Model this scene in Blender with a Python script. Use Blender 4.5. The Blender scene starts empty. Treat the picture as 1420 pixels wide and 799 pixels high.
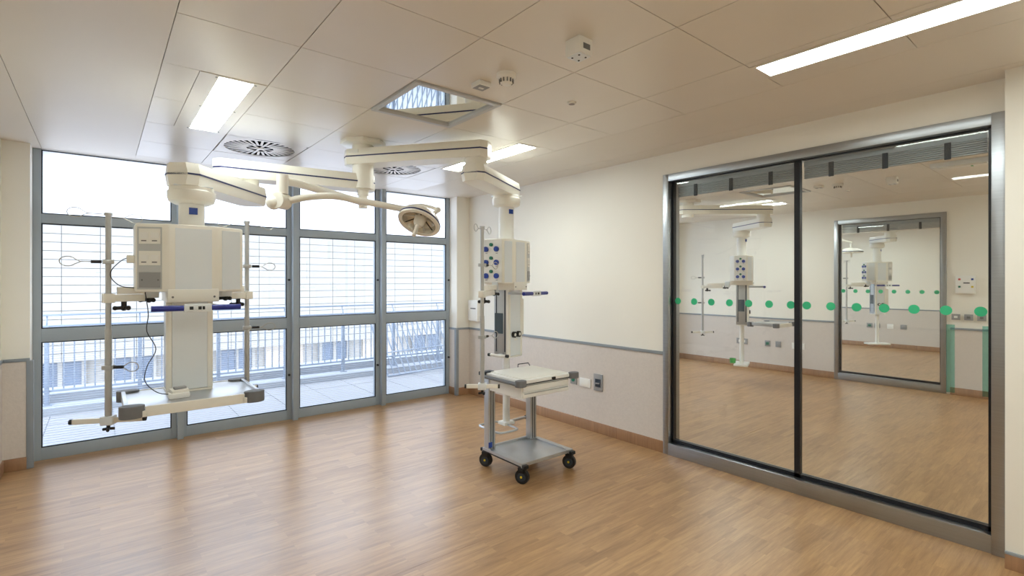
import bpy, bmesh, math, random
from mathutils import Vector, Matrix

random.seed(7)
S = bpy.context.scene
COL = S.collection
PI = math.pi

# ------------------------------------------------------------------ camera
YAW = 39.205
cd = bpy.data.cameras.new('camera'); cam = bpy.data.objects.new('camera', cd); COL.objects.link(cam)
cd.sensor_width = 36.0; cd.lens = 36.0 * 700 / 1420
cd.shift_y = -10.0 / 1420
cd.clip_start = 0.05; cd.clip_end = 200
cam.location = (0, 0, 1.55)
cam.rotation_euler = (PI / 2, 0, math.radians(-YAW))
S.camera = cam

# ------------------------------------------------------------------ world, exposure
W = bpy.data.worlds.new('overcast_sky'); S.world = W; W.use_nodes = True
wb = W.node_tree.nodes['Background']
wb.inputs[0].default_value = (0.74, 0.83, 1.0, 1); wb.inputs[1].default_value = 5.6
LAMP = 31.5; STRIP = 21.5
S.view_settings.view_transform = 'Standard'
S.view_settings.look = 'None'
S.view_settings.gamma = 1.0
S.view_settings.use_curve_mapping = False
S.view_settings.exposure = 0.0
S.cycles.transparent_max_bounces = 32
S.cycles.max_bounces = 12
S.cycles.diffuse_bounces = 6

H = 2.69          # ceiling height
# ------------------------------------------------------------------ materials
def lin(c):
    return tuple((x / 255 / 12.92 if x / 255 <= .04045 else ((x / 255 + .055) / 1.055) ** 2.4) for x in c)

MATS = {}
def M(name): return MATS[name]

def mat(name, rgb, rough=.5, metal=0., spec=.5, vary=.04, scale=6., bump=0., bscale=80., stretch=None):
    m = bpy.data.materials.new(name); m.use_nodes = True
    nt = m.node_tree; b = nt.nodes['Principled BSDF']
    c = lin(rgb)
    b.inputs['Roughness'].default_value = rough
    b.inputs['Metallic'].default_value = metal
    b.inputs['Specular IOR Level'].default_value = spec
    tc = nt.nodes.new('ShaderNodeTexCoord')
    mp = nt.nodes.new('ShaderNodeMapping'); nt.links.new(tc.outputs['Object'], mp.inputs[0])
    if stretch: mp.inputs['Scale'].default_value = stretch
    n = nt.nodes.new('ShaderNodeTexNoise'); n.inputs['Scale'].default_value = scale; n.inputs['Detail'].default_value = 3
    nt.links.new(mp.outputs[0], n.inputs['Vector'])
    r = nt.nodes.new('ShaderNodeValToRGB'); nt.links.new(n.outputs[0], r.inputs[0])
    r.color_ramp.elements[0].position = .3; r.color_ramp.elements[1].position = .7
    r.color_ramp.elements[0].color = (*[x * (1 - vary) for x in c], 1)
    r.color_ramp.elements[1].color = (*[min(1, x * (1 + vary)) for x in c], 1)
    nt.links.new(r.outputs[0], b.inputs['Base Color'])
    if bump:
        n2 = nt.nodes.new('ShaderNodeTexNoise'); n2.inputs['Scale'].default_value = bscale; n2.inputs['Detail'].default_value = 4
        nt.links.new(mp.outputs[0], n2.inputs['Vector'])
        bp = nt.nodes.new('ShaderNodeBump'); bp.inputs['Strength'].default_value = bump; bp.inputs['Distance'].default_value = .01
        nt.links.new(n2.outputs[0], bp.inputs['Height']); nt.links.new(bp.outputs[0], b.inputs['Normal'])
    MATS[name] = m
    return m

def emit(name, rgb, strength):
    m = bpy.data.materials.new(name); m.use_nodes = True
    b = m.node_tree.nodes['Principled BSDF']
    b.inputs['Base Color'].default_value = (.9, .9, .9, 1)
    b.inputs['Emission Color'].default_value = (*lin(rgb), 1); b.inputs['Emission Strength'].default_value = strength
    MATS[name] = m

def glass(name, tint=(1, 1, 1), base=.04, rough=0.0):
    m = bpy.data.materials.new(name); m.use_nodes = True
    nt = m.node_tree; nt.nodes.remove(nt.nodes['Principled BSDF']); out = nt.nodes['Material Output']
    t = nt.nodes.new('ShaderNodeBsdfTransparent'); t.inputs[0].default_value = (*tint, 1)
    g = nt.nodes.new('ShaderNodeBsdfGlossy'); g.inputs['Roughness'].default_value = rough
    lw = nt.nodes.new('ShaderNodeLayerWeight'); lw.inputs[0].default_value = .5
    p = nt.nodes.new('ShaderNodeMath'); p.operation = 'POWER'; p.inputs[1].default_value = 5
    q = nt.nodes.new('ShaderNodeMath'); q.operation = 'MULTIPLY_ADD'; q.inputs[1].default_value = 1 - base; q.inputs[2].default_value = base
    mx = nt.nodes.new('ShaderNodeMixShader')
    nt.links.new(lw.outputs['Facing'], p.inputs[0]); nt.links.new(p.outputs[0], q.inputs[0])
    nt.links.new(q.outputs[0], mx.inputs[0]); nt.links.new(t.outputs[0], mx.inputs[1]); nt.links.new(g.outputs[0], mx.inputs[2])
    nt.links.new(mx.outputs[0], out.inputs[0])
    MATS[name] = m

def film(name, rgb, alpha):
    m = bpy.data.materials.new(name); m.use_nodes = True
    nt = m.node_tree; b = nt.nodes['Principled BSDF']; out = nt.nodes['Material Output']
    b.inputs['Base Color'].default_value = (*lin(rgb), 1); b.inputs['Roughness'].default_value = .5
    tl = nt.nodes.new('ShaderNodeBsdfTranslucent'); tl.inputs[0].default_value = (*lin(rgb), 1)
    m1 = nt.nodes.new('ShaderNodeMixShader'); m1.inputs[0].default_value = .45
    nt.links.new(b.outputs[0], m1.inputs[1]); nt.links.new(tl.outputs[0], m1.inputs[2])
    t = nt.nodes.new('ShaderNodeBsdfTransparent'); t.inputs[0].default_value = (*[min(1, x * 1.6 + .1) for x in lin(rgb)], 1)
    m2 = nt.nodes.new('ShaderNodeMixShader'); m2.inputs[0].default_value = alpha
    nt.links.new(t.outputs[0], m2.inputs[1]); nt.links.new(m1.outputs[0], m2.inputs[2])
    nt.links.new(m2.outputs[0], out.inputs[0])
    MATS[name] = m

def opal(name):
    m = bpy.data.materials.new(name); m.use_nodes = True
    nt = m.node_tree; nt.nodes.remove(nt.nodes['Principled BSDF'])
    tl = nt.nodes.new('ShaderNodeBsdfTranslucent'); tl.inputs[0].default_value = (.97, .98, .99, 1)
    g = nt.nodes.new('ShaderNodeBsdfGlossy'); g.inputs['Roughness'].default_value = .15
    mx = nt.nodes.new('ShaderNodeMixShader'); mx.inputs[0].default_value = .04
    nt.links.new(tl.outputs[0], mx.inputs[1]); nt.links.new(g.outputs[0], mx.inputs[2])
    nt.links.new(mx.outputs[0], nt.nodes['Material Output'].inputs[0])
    MATS[name] = m

def wood(name, along, rough=.3, width=.062, length=.44, dark=(136, 100, 66), light=(196, 156, 109)):
    m = bpy.data.materials.new(name); m.use_nodes = True
    nt = m.node_tree; b = nt.nodes['Principled BSDF']; L = nt.links.new
    b.inputs['Roughness'].default_value = rough; b.inputs['Specular IOR Level'].default_value = .85
    tc = nt.nodes.new('ShaderNodeTexCoord')
    mp = nt.nodes.new('ShaderNodeMapping')
    if along == 'z': mp.inputs['Rotation'].default_value = (0, PI / 2, 0)
    L(tc.outputs['Object'], mp.inputs[0])
    br = nt.nodes.new('ShaderNodeTexBrick'); br.offset = .37; br.offset_frequency = 3; br.squash = 1.0
    br.inputs['Scale'].default_value = 1; br.inputs['Mortar Size'].default_value = .0006
    br.inputs['Brick Width'].default_value = length; br.inputs['Row Height'].default_value = width
    br.inputs['Color1'].default_value = (0, 0, 0, 1); br.inputs['Color2'].default_value = (1, 1, 1, 1); br.inputs['Mortar'].default_value = (.25, .25, .25, 1)
    L(mp.outputs[0], br.inputs['Vector'])
    # grain: noise stretched along the strip, shifted per strip
    sh = nt.nodes.new('ShaderNodeVectorMath'); sh.operation = 'MULTIPLY_ADD'
    L(br.outputs['Color'], sh.inputs[0]); sh.inputs[1].default_value = (3, 5, 7); L(mp.outputs[0], sh.inputs[2])
    m2 = nt.nodes.new('ShaderNodeMapping'); m2.inputs['Scale'].default_value = (2.2, 26, 8); L(sh.outputs[0], m2.inputs[0])
    n1 = nt.nodes.new('ShaderNodeTexNoise'); n1.inputs['Scale'].default_value = 1.6; n1.inputs['Detail'].default_value = 5; n1.inputs['Distortion'].default_value = .6
    L(m2.outputs[0], n1.inputs['Vector'])
    n2 = nt.nodes.new('ShaderNodeTexNoise'); n2.inputs['Scale'].default_value = .9; n2.inputs['Detail'].default_value = 2
    L(tc.outputs['Object'], n2.inputs['Vector'])
    a1 = nt.nodes.new('ShaderNodeMath'); a1.operation = 'MULTIPLY'; L(br.outputs['Color'], a1.inputs[0]); a1.inputs[1].default_value = .2
    a2 = nt.nodes.new('ShaderNodeMath'); a2.operation = 'MULTIPLY_ADD'; L(n1.outputs[0], a2.inputs[0]); a2.inputs[1].default_value = .75; L(a1.outputs[0], a2.inputs[2])
    a3 = nt.nodes.new('ShaderNodeMath'); a3.operation = 'MULTIPLY_ADD'; L(n2.outputs[0], a3.inputs[0]); a3.inputs[1].default_value = .2; L(a2.outputs[0], a3.inputs[2])
    m3 = nt.nodes.new('ShaderNodeMapping'); m3.inputs['Scale'].default_value = (9, 130, 30); L(sh.outputs[0], m3.inputs[0])
    n3 = nt.nodes.new('ShaderNodeTexNoise'); n3.inputs['Scale'].default_value = 1.2; n3.inputs['Detail'].default_value = 3; n3.inputs['Distortion'].default_value = 1.2
    L(m3.outputs[0], n3.inputs['Vector'])
    a4 = nt.nodes.new('ShaderNodeMath'); a4.operation = 'MULTIPLY_ADD'; L(n3.outputs[0], a4.inputs[0]); a4.inputs[1].default_value = .34; L(a3.outputs[0], a4.inputs[2])
    a5 = nt.nodes.new('ShaderNodeMath'); a5.operation = 'SUBTRACT'; L(a4.outputs[0], a5.inputs[0]); a5.inputs[1].default_value = .17
    r = nt.nodes.new('ShaderNodeValToRGB'); L(a5.outputs[0], r.inputs[0])
    r.color_ramp.elements[0].position = .25; r.color_ramp.elements[0].color = (*lin(dark), 1)
    r.color_ramp.elements[1].position = .9; r.color_ramp.elements[1].color = (*lin(light), 1)
    L(r.outputs[0], b.inputs['Base Color'])
    MATS[name] = m

wood('floor_vinyl', 'x')
wood('skirting_vinyl', 'z', rough=.45, width=.06, length=.3, dark=(135, 98, 68), light=(172, 132, 96))
mat('wall_cream', (237, 233, 222), .6, vary=.012, scale=2, bump=.03, bscale=120)
mat('wall_vinyl', (212, 203, 194), .55, vary=.03, scale=40, bump=.12, bscale=60)
mat('ceiling_metal', (226, 219, 208), .3, spec=.6, vary=.01, scale=2)
mat('ceiling_plaster', (226, 219, 208), .42, spec=.5, vary=.01, scale=2)
mat('ceiling_void', (60, 55, 50), .9)
mat('window_grey', (158, 168, 176), .42, spec=.5, vary=.02)
mat('gasket_dark', (25, 30, 36), .5)
mat('rail_grey', (140, 147, 153), .5)
mat('stainless', (166, 169, 172), .32, metal=1., vary=.05, scale=3, stretch=(40, 1, 40))
mat('gasket_black', (10, 14, 24), .35)
mat('cream_paint', (238, 235, 225), .32, vary=.01)
mat('wing_shade', (192, 194, 193), .4, vary=.01)  # panel grey darkened to stand in for shadow around the outlet plates
mat('frame_grey', (196, 198, 200), .35, vary=.02)
mat('panel_grey', (226, 231, 234), .38, metal=.1, vary=.01)
mat('device_white', (236, 235, 230), .4, vary=.01)
mat('plate_grey', (150, 150, 150), .45, vary=.03)
mat('mark_grey', (105, 105, 105), .5)
mat('stripe_blue', (36, 44, 92), .4)
mat('handle_blue', (26, 40, 140), .35, vary=.05)
mat('outlet_blue', (28, 62, 152), .35, vary=.05)
mat('outlet_green', (22, 112, 88), .4)
mat('rubber_black', (18, 19, 21), .5)
mat('vent_black', (12, 12, 13), .95, spec=0.)
mat('bumper_grey', (112, 113, 116), .6, vary=.03)
mat('aluminium', (188, 190, 192), .35, metal=.8, vary=.03)
mat('steel_pole', (184, 184, 182), .32, metal=.35, vary=.03)
mat('wire_steel', (175, 172, 162), .3, metal=.4)
mat('slot_dark', (44, 52, 62), .6)
mat('display_dark', (70, 84, 94), .25)
mat('switch_white', (236, 234, 226), .4, vary=.01)
mat('mirror', (232, 232, 228), .02, metal=1., vary=.0)
mat('lamp_reflector', (226, 220, 206), .22, metal=.6, vary=.12, scale=25)
mat('yellow_cap', (215, 190, 40), .4)
mat('badge_blue', (20, 60, 150), .35)
mat('alarm_red', (190, 45, 40), .4)
mat('bin_green', (70, 170, 80), .4)
mat('cable_black', (30, 30, 32), .5)
mat('cable_white', (220, 218, 210), .4)
mat('cladding_white', (141, 137, 131), .55, vary=.02)
mat('facade_joint', (88, 87, 85), .8)
mat('fence_white', (135, 146, 162), .45, vary=.02)
mat('paver', (138, 138, 140), .75, vary=.05, scale=12, bump=.1)
mat('paver_joint', (105, 110, 118), .9)
mat('kerb_stone', (148, 152, 158), .7, vary=.04)
mat('far_pane', (70, 84, 104), .15, spec=.7, vary=.1)
mat('far_brown', (172, 160, 146), .6, vary=.06)
mat('slat_pale', (146, 156, 174), .5, vary=.0)
mat('headrail_grey', (158, 162, 167), .45, metal=.4, vary=.03)
mat('tape_dark', (40, 46, 56), .6)
emit('light_diffuser', (245, 255, 253), LAMP)
emit('strip_diffuser', (245, 255, 253), STRIP)
glass('clear_glass', (.97, .985, .98))
opal('opal_glass')
film('dot_green', (90, 218, 170), .9)
glass('strip_green', (.62, .86, .82))
glass('lamp_glass', (.98, .98, .98), base=.03)

# ------------------------------------------------------------------ mesh helpers
class MB:
    """collects shapes in world coordinates; build() links them as one mesh object"""
    def __init__(s): s.bm = bmesh.new(); s.mats = []
    def _mi(s, m):
        if m is None: return 0
        if m not in s.mats: s.mats.append(m)
        return s.mats.index(m)
    def box(s, x0, x1, y0, y1, z0, z1, bev=0., m=None):
        r = bmesh.ops.create_cube(s.bm, size=1)
        vs = r['verts']
        mt = Matrix.Translation(((x0 + x1) / 2, (y0 + y1) / 2, (z0 + z1) / 2)) @ Matrix.Diagonal((abs(x1 - x0), abs(y1 - y0), abs(z1 - z0), 1))
        bmesh.ops.transform(s.bm, matrix=mt, verts=vs)
        s._bev(vs, bev, m); return s
    def _bev(s, vs, bev, m):
        fs = {f for v in vs for f in v.link_faces}
        mi = s._mi(m)
        for f in fs: f.material_index = mi
        if bev > 0:
            es = {e for v in vs for e in v.link_edges}
            bmesh.ops.bevel(s.bm, geom=list(es) + list(vs), offset=bev, segments=2, affect='EDGES', profile=.6, material=-1)
    def obox(s, c, half, yaw=0., bev=0., m=None, pitch=0.):
        r = bmesh.ops.create_cube(s.bm, size=1); vs = r['verts']
        mt = Matrix.Translation(c) @ Matrix.Rotation(yaw, 4, 'Z') @ Matrix.Rotation(pitch, 4, 'X') @ Matrix.Diagonal((half[0] * 2, half[1] * 2, half[2] * 2, 1))
        bmesh.ops.transform(s.bm, matrix=mt, verts=vs); s._bev(vs, bev, m); return s
    def cone(s, p0, p1, r0, r1=None, n=20, m=None, caps=True):
        p0 = Vector(p0); p1 = Vector(p1); r1 = r0 if r1 is None else r1
        d = p1 - p0; L = d.length
        q = Vector((0, 0, 1)).rotation_difference(d.normalized()).to_matrix().to_4x4()
        r = bmesh.ops.create_cone(s.bm, cap_ends=caps, segments=n, radius1=r0, radius2=r1, depth=L)
        vs = r['verts']; bmesh.ops.transform(s.bm, matrix=Matrix.Translation((p0 + p1) / 2) @ q, verts=vs)
        mi = s._mi(m)
        for f in {f for v in vs for f in v.link_faces}: f.material_index = mi
        return s
    def ball(s, c, r, sc=(1, 1, 1), m=None, n=14):
        q = bmesh.ops.create_uvsphere(s.bm, u_segments=n, v_segments=max(6, n // 2), radius=r); vs = q['verts']
        bmesh.ops.transform(s.bm, matrix=Matrix.Translation(c) @ Matrix.Diagonal((*sc, 1)), verts=vs)
        mi = s._mi(m)
        for f in {f for v in vs for f in v.link_faces}: f.material_index = mi
        return s
    def prism(s, pts, z0, z1, bev=0., m=None):
        bot = [s.bm.verts.new((p[0], p[1], z0)) for p in pts]
        top = [s.bm.verts.new((p[0], p[1], z1)) for p in pts]
        n = len(pts); fs = [s.bm.faces.new(bot[::-1]), s.bm.faces.new(top)]
        for i in range(n): fs.append(s.bm.faces.new((bot[i], bot[(i + 1) % n], top[(i + 1) % n], top[i])))
        bmesh.ops.recalc_face_normals(s.bm, faces=fs)
        s._bev(bot + top, bev, m); return s
    def tube(s, pts, r, n=8, m=None, closed=False):
        pts = [Vector(p) for p in pts]; rings = []; N = len(pts); mi = s._mi(m); prev = None
        for i, p in enumerate(pts):
            if closed: t = pts[(i + 1) % N] - pts[i - 1]
            else: t = pts[min(i + 1, N - 1)] - pts[max(i - 1, 0)]
            t.normalize()
            if prev is None:
                a = Vector((0, 0, 1)) if abs(t.z) < .9 else Vector((1, 0, 0))
                u = t.cross(a).normalized()
            else:
                u = (prev - t * prev.dot(t)).normalized()
            prev = u; w = t.cross(u)
            rr = r[i] if isinstance(r, (list, tuple)) else r
            rings.append([s.bm.verts.new(p + (u * math.cos(k * 2 * PI / n) + w * math.sin(k * 2 * PI / n)) * rr) for k in range(n)])
        for i in range(N if closed else N - 1):
            a, b = rings[i], rings[(i + 1) % N]
            for k in range(n):
                f = s.bm.faces.new((a[k], a[(k + 1) % n], b[(k + 1) % n], b[k])); f.material_index = mi
        if not closed:
            for rg in (rings[0][::-1], rings[-1]):
                f = s.bm.faces.new(rg); f.material_index = mi
        return s
    def lathe(s, prof, mtx, n=32, m=None):
        """prof: (radius, height) rows spun round local z, then moved by mtx"""
        mi = s._mi(m); rings = []
        for r, h in prof:
            if r < 1e-5: rings.append([s.bm.verts.new(mtx @ Vector((0, 0, h)))])
            else: rings.append([s.bm.verts.new(mtx @ Vector((r * math.cos(k * 2 * PI / n), r * math.sin(k * 2 * PI / n), h))) for k in range(n)])
        for a, b in zip(rings, rings[1:]):
            for k in range(n):
                va = [a[k % len(a)], a[(k + 1) % len(a)]]; vb = [b[(k + 1) % len(b)], b[k % len(b)]]
                f = []
                for v in va + vb:
                    if v not in f: f.append(v)
                if len(f) > 2:
                    q = s.bm.faces.new(f); q.material_index = mi
        return s
    def mesh(s, name, off=(0, 0, 0), mats=None):
        if any(off): bmesh.ops.translate(s.bm, vec=[-o for o in off], verts=s.bm.verts)
        bmesh.ops.recalc_face_normals(s.bm, faces=s.bm.faces)
        me = bpy.data.meshes.new(name); s.bm.to_mesh(me); s.bm.free()
        for mm in (s.mats or mats or []): me.materials.append(M(mm))
        for p in me.polygons: p.use_smooth = True
        me.set_sharp_from_angle(angle=math.radians(32))
        return me
    def build(s, name, m=None, parent=None):
        off = world_loc(parent) if parent else (0, 0, 0)
        me = s.mesh(name, off, [m] if m else None)
        o = bpy.data.objects.new(name, me); COL.objects.link(o)
        if parent: o.parent = parent
        return o

def smooth(pts, n=5):
    P = [Vector(p) for p in pts]; P = [P[0] * 2 - P[1]] + P + [P[-1] * 2 - P[-2]]; out = []
    for i in range(1, len(P) - 2):
        for k in range(n):
            t = k / n; a, b, c, d = P[i - 1], P[i], P[i + 1], P[i + 2]
            out.append(.5 * ((2 * b) + (c - a) * t + (2 * a - 5 * b + 4 * c - d) * t * t + (3 * b - a - 3 * c + d) * t ** 3))
    out.append(P[-2]); return out

def world_loc(o):
    v = Vector((0, 0, 0))
    while o: v += o.location; o = o.parent
    return tuple(v)

def tag(o, label=None, cat=None, group=None, kind=None):
    if label: o['label'] = label
    if cat: o['category'] = cat
    if group: o['group'] = group
    if kind: o['kind'] = kind
    return o

def thing(name, loc, label, cat, group=None):
    o = bpy.data.objects.new(name, None); COL.objects.link(o); o.location = loc; o.empty_display_size = .1
    return tag(o, label, cat, group)

def struct(name, loc=(0, 0, 0), label=None):
    o = bpy.data.objects.new(name, None); COL.objects.link(o); o.location = loc
    o['kind'] = 'structure'
    if label: o['label'] = label
    return o

def inst(me, name, loc, parent, rz=0., scale=None):
    """a piece that shares mesh data; loc in world coordinates"""
    o = bpy.data.objects.new(name, me); COL.objects.link(o); o.parent = parent
    b = world_loc(parent); o.location = [loc[i] - b[i] for i in range(3)]
    o.rotation_euler = (0, 0, rz)
    if scale: o.scale = scale
    return o

def unit_box(name, m, bev=0.):
    return MB().box(-.5, .5, -.5, .5, -.5, .5, bev).mesh(name, mats=[m])

def copy_tree(o, off):
    def rec(src, par):
        c = src.copy(); COL.objects.link(c); c.parent = par
        for ch in list(src.children): rec(ch, c)
        return c
    c = rec(o, None); c.location = Vector(o.location) + Vector(off)
    return c

# ------------------------------------------------------------------ room shell
ROOMS = [(-.62, 3.94), (4.08, 9.02), (9.16, 14.1)]
YB, YW = -1.6, 5.97            # wall behind the camera, window plane
YN = 5.76                      # face of the wall nibs beside the window
OX = [0., 4.98, 10.0]          # offsets of fittings that repeat from room to room
ORD = ['', 'second room ', 'third room ']

for i, (xl, xr) in enumerate(ROOMS):
    # floor: printed vinyl in welded sheets
    fl = struct('floor', (0, 0, 0), 'warm oak strip vinyl floor' if i == 0 else 'oak vinyl floor of the %sbehind the glass' % ORD[i])
    MB().box(xl - .14 if i == 0 else xl - .07, xr + (.07 if i < 2 else .14), YB - .14, 6.06, -.12, -.004).build('floor_slab', 'ceiling_void', fl)
    seams = [YB - .14, 2.45, 4.45, 6.06]
    for a, b in zip(seams, seams[1:]):
        MB().box(xl - .07, xr + (.07 if i < 2 else .07), a + .0008, b - .0008, -.01, 0).build('vinyl_sheet', 'floor_vinyl', fl)

# left wall and wall behind camera
wl = struct('wall_left', (0, 0, 0), 'cream left wall with grey vinyl lower panel')
MB().box(-.76, -.62, YB - .14, 6.06, 0, H + .1).build('wall_upper', 'wall_cream', wl)
MB().box(-.62, -.612, YB, YN, 0, .885).build('wall_panel', 'wall_vinyl', wl)
tr = MB().box(-.622, -.606, YB, YN, .885, .912, .003).build('trim_1', 'rail_grey'); tag(tr, 'grey dado rail on the left wall', kind='structure')
bb = MB().box(-.622, -.602, YB, YN, 0, .1, .004).build('baseboard_left', 'skirting_vinyl'); tag(bb, 'oak vinyl skirting on the left wall', kind='structure')
for i, (xl, xr) in enumerate(ROOMS):
    wf = MB().box(xl - .14, xr + .14, YB - .14, YB, 0, H + .1).build('wall_front', 'wall_cream'); tag(wf, 'cream wall opposite the windows', kind='structure')

# nibs beside the windows, head above
WX = [(-.45, 3.736)]
WX.append((-.45 + 4.95, 3.736 + 4.95)); WX.append((-.45 + 10., 3.736 + 10.))
for i, (xl, xr) in enumerate(ROOMS):
    a, b = WX[i]
    wb_ = struct('wall_back', (0, 0, 0), 'cream wall nibs either side of the %swindow' % ORD[i])
    MB().box(xl - .02, a, YN, 6.06, 0, H + .1).box(b, xr + .02, YN, 6.06, 0, H + .1).build('wall_upper', 'wall_cream', wb_)
    MB().box(xl, a - .004, YN - .008, YN, 0, .885).box(b + .004, xr, YN - .008, YN, 0, .885).box(b - .006, b, YN, YW, 0, .885).build('wall_panel', 'wall_vinyl', wb_)
    for k, xx in enumerate((a, b)):
        MB().box(xx - .022, xx + .022, YN - .016, YN + .03, 0, .89, .004).build('corner_guard', 'rail_grey', wb_)
    MB().box(xl, a, YN - .014, YN - .002, .885, .912, .003).box(b, xr, YN - .014, YN - .002, .885, .912, .003).box(b - .012, b, YN, YW, .885, .912, .002).build('dado_rail', 'rail_grey', wb_)
    MB().box(xl, a - .02, YN - .02, YN, 0, .1, .004).box(b + .02, xr, YN - .02, YN, 0, .1, .004).box(b - .014, b, YN, YW - .01, 0, .1, .003).build('skirting', 'skirting_vinyl', wb_)
    MB().box(a - .05, b + .05, YW - .03, 6.06, H + .005, H + .1).build('window_head', 'ceiling_plaster', wb_)

# partitions with glazed openings: (x, opening y0,y1, height, pier)
def partition(idx, x, oy0, oy1, name_no, label):
    w = struct('wall_right', (0, 0, 0), label)
    b = MB()
    if oy1 is None: b.box(x, x + .14, YB, 6.06, 0, H + .1)
    else: b.box(x, x + .14, oy1, 6.06, 0, H + .1).box(x, x + .14, YB, oy0, 0, H + .1).box(x, x + .14, oy0, oy1, 2.5, H + .1)
    b.build('wall_upper', 'wall_cream', w)
    y0 = oy1 if oy1 is not None else YB
    for sx, s in ((x, -1), (x + .14, 1)):
        if oy1 is None and s == 1: continue
        MB().box(sx, sx + s * .007, y0, YN, 0, .885).build('wall_panel', 'wall_vinyl', w)
        MB().box(sx, sx + s * .016, y0, YN, .885, .912, .003).build('dado_rail', 'rail_grey', w)
        MB().box(sx, sx + s * .018, y0, YN, 0, .105, .004).build('skirting', 'skirting_vinyl', w)
    return w
w1 = partition(0, 3.94, .44, 2.66, 1, 'cream right wall with grey vinyl lower panel and glazed opening')
# pier proud of the wall at the right of the frame
MB().box(3.79, 3.94, YB, .43, 0, H + .02).build('pier', 'wall_cream', w1)
MB().box(3.776, 3.79, YB, .43, 0, .08, .003).build('skirting', 'skirting_vinyl', w1)
MB().box(3.774, 3.79, YB, .43, .08, .094, .002).build('skirting_cap', 'rail_grey', w1)
w2 = partition(1, 9.02, 1.6, 2.97, 2, 'cream wall of the second room with narrow glazed opening')
MB().box(9.0, 9.02, YB, 1.56, .0, .885).build('wall_panel', 'wall_vinyl', w2)
MB().box(8.99, 9.02, YB, 1.56, .885, .912, .003).build('dado_rail', 'rail_grey', w2)
MB().box(8.985, 9.02, YB, 1.56, 0, .1, .003).build('skirting', 'skirting_vinyl', w2)
w3 = partition(2, 14.1, None, None, 3, 'cream end wall of the third room with grey lower panel')

# ------------------------------------------------------------------ window walls
def window(no, a, b, detail=True):
    """curtain window from x=a to x=b: mullions, transoms, panes"""
    w = struct('window_%d' % no, ((a + b) / 2, YW, 0), 'tall grey framed window wall onto the terrace' if no == 1 else 'grey framed window wall of a neighbouring room')
    mul = [(a + .992, a + 1.117), (a + 2.062, a + 2.196), (a + 3.11, a + 3.245)]
    MB().box(a, a + .055, YW - .03, YW + .05, 0, H, .003).build('jamb', 'window_grey', w)
    MB().box(b - .055, b, YW - .03, YW + .05, 0, H, .003).build('jamb', 'window_grey', w)
    for (p, q) in mul:
        MB().box(p, q, YW - .03, YW + .05, 0, H, .003).box((p + q) / 2 - .022, (p + q) / 2 + .03, YW - .105, YW - .028, 0, H, .003).build('mullion', 'window_grey', w)
    bays = [(a + .055, mul[0][0]), (mul[0][1], mul[1][0]), (mul[1][1], mul[2][0]), (mul[2][1], b - .055)]
    rows = [(.105, 1.02), (1.135, 2.05), (2.13, H - .005)]
    for (p, q) in bays:
        for (z0, z1) in ((0, .105), (1.02, 1.135), (2.05, 2.13)):
            MB().box(p, q, YW - .028, YW + .05, z0, z1, .003).build('transom', 'window_grey', w)
        for k, (z0, z1) in enumerate(rows):
            g = MB().box(p, q, YW - .008, YW + .0, z0, z1).build('pane', 'opal_glass' if k == 2 else 'clear_glass', w)
            t = .009
            MB().box(p, p + t, YW - .022, YW - .0085, z0, z1).box(q - t, q, YW - .022, YW - .0085, z0, z1) \
                .box(p + t, q - t, YW - .022, YW - .0085, z0, z0 + t).box(p + t, q - t, YW - .022, YW - .0085, z1 - t, z1).build('gasket', 'gasket_dark', g)
        if detail:
            sl = MB(); z = .13
            while z < 1.0:
                sl.box(p + .006, q - .006, YW + .012, YW + .03, z, z + .0008); z += .021
            o = sl.build('blind_slats', 'slat_pale', w); o['kind'] = 'stuff'; o['label'] = 'fine pale blind slats inside the lower pane'
    for xx in [(m[0] + .02) for m in mul[1:]] + [b - .02]:
        for zz in (.5, 1.56):
            MB().cone((xx, YW - .028, zz), (xx, YW - .05, zz), .013, .011, 12).build('frame_button', 'rubber_black', w)
    return w
window(1, *WX[0]); window(4, *WX[1], detail=False); window(5, *WX[2], detail=False)

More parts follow.
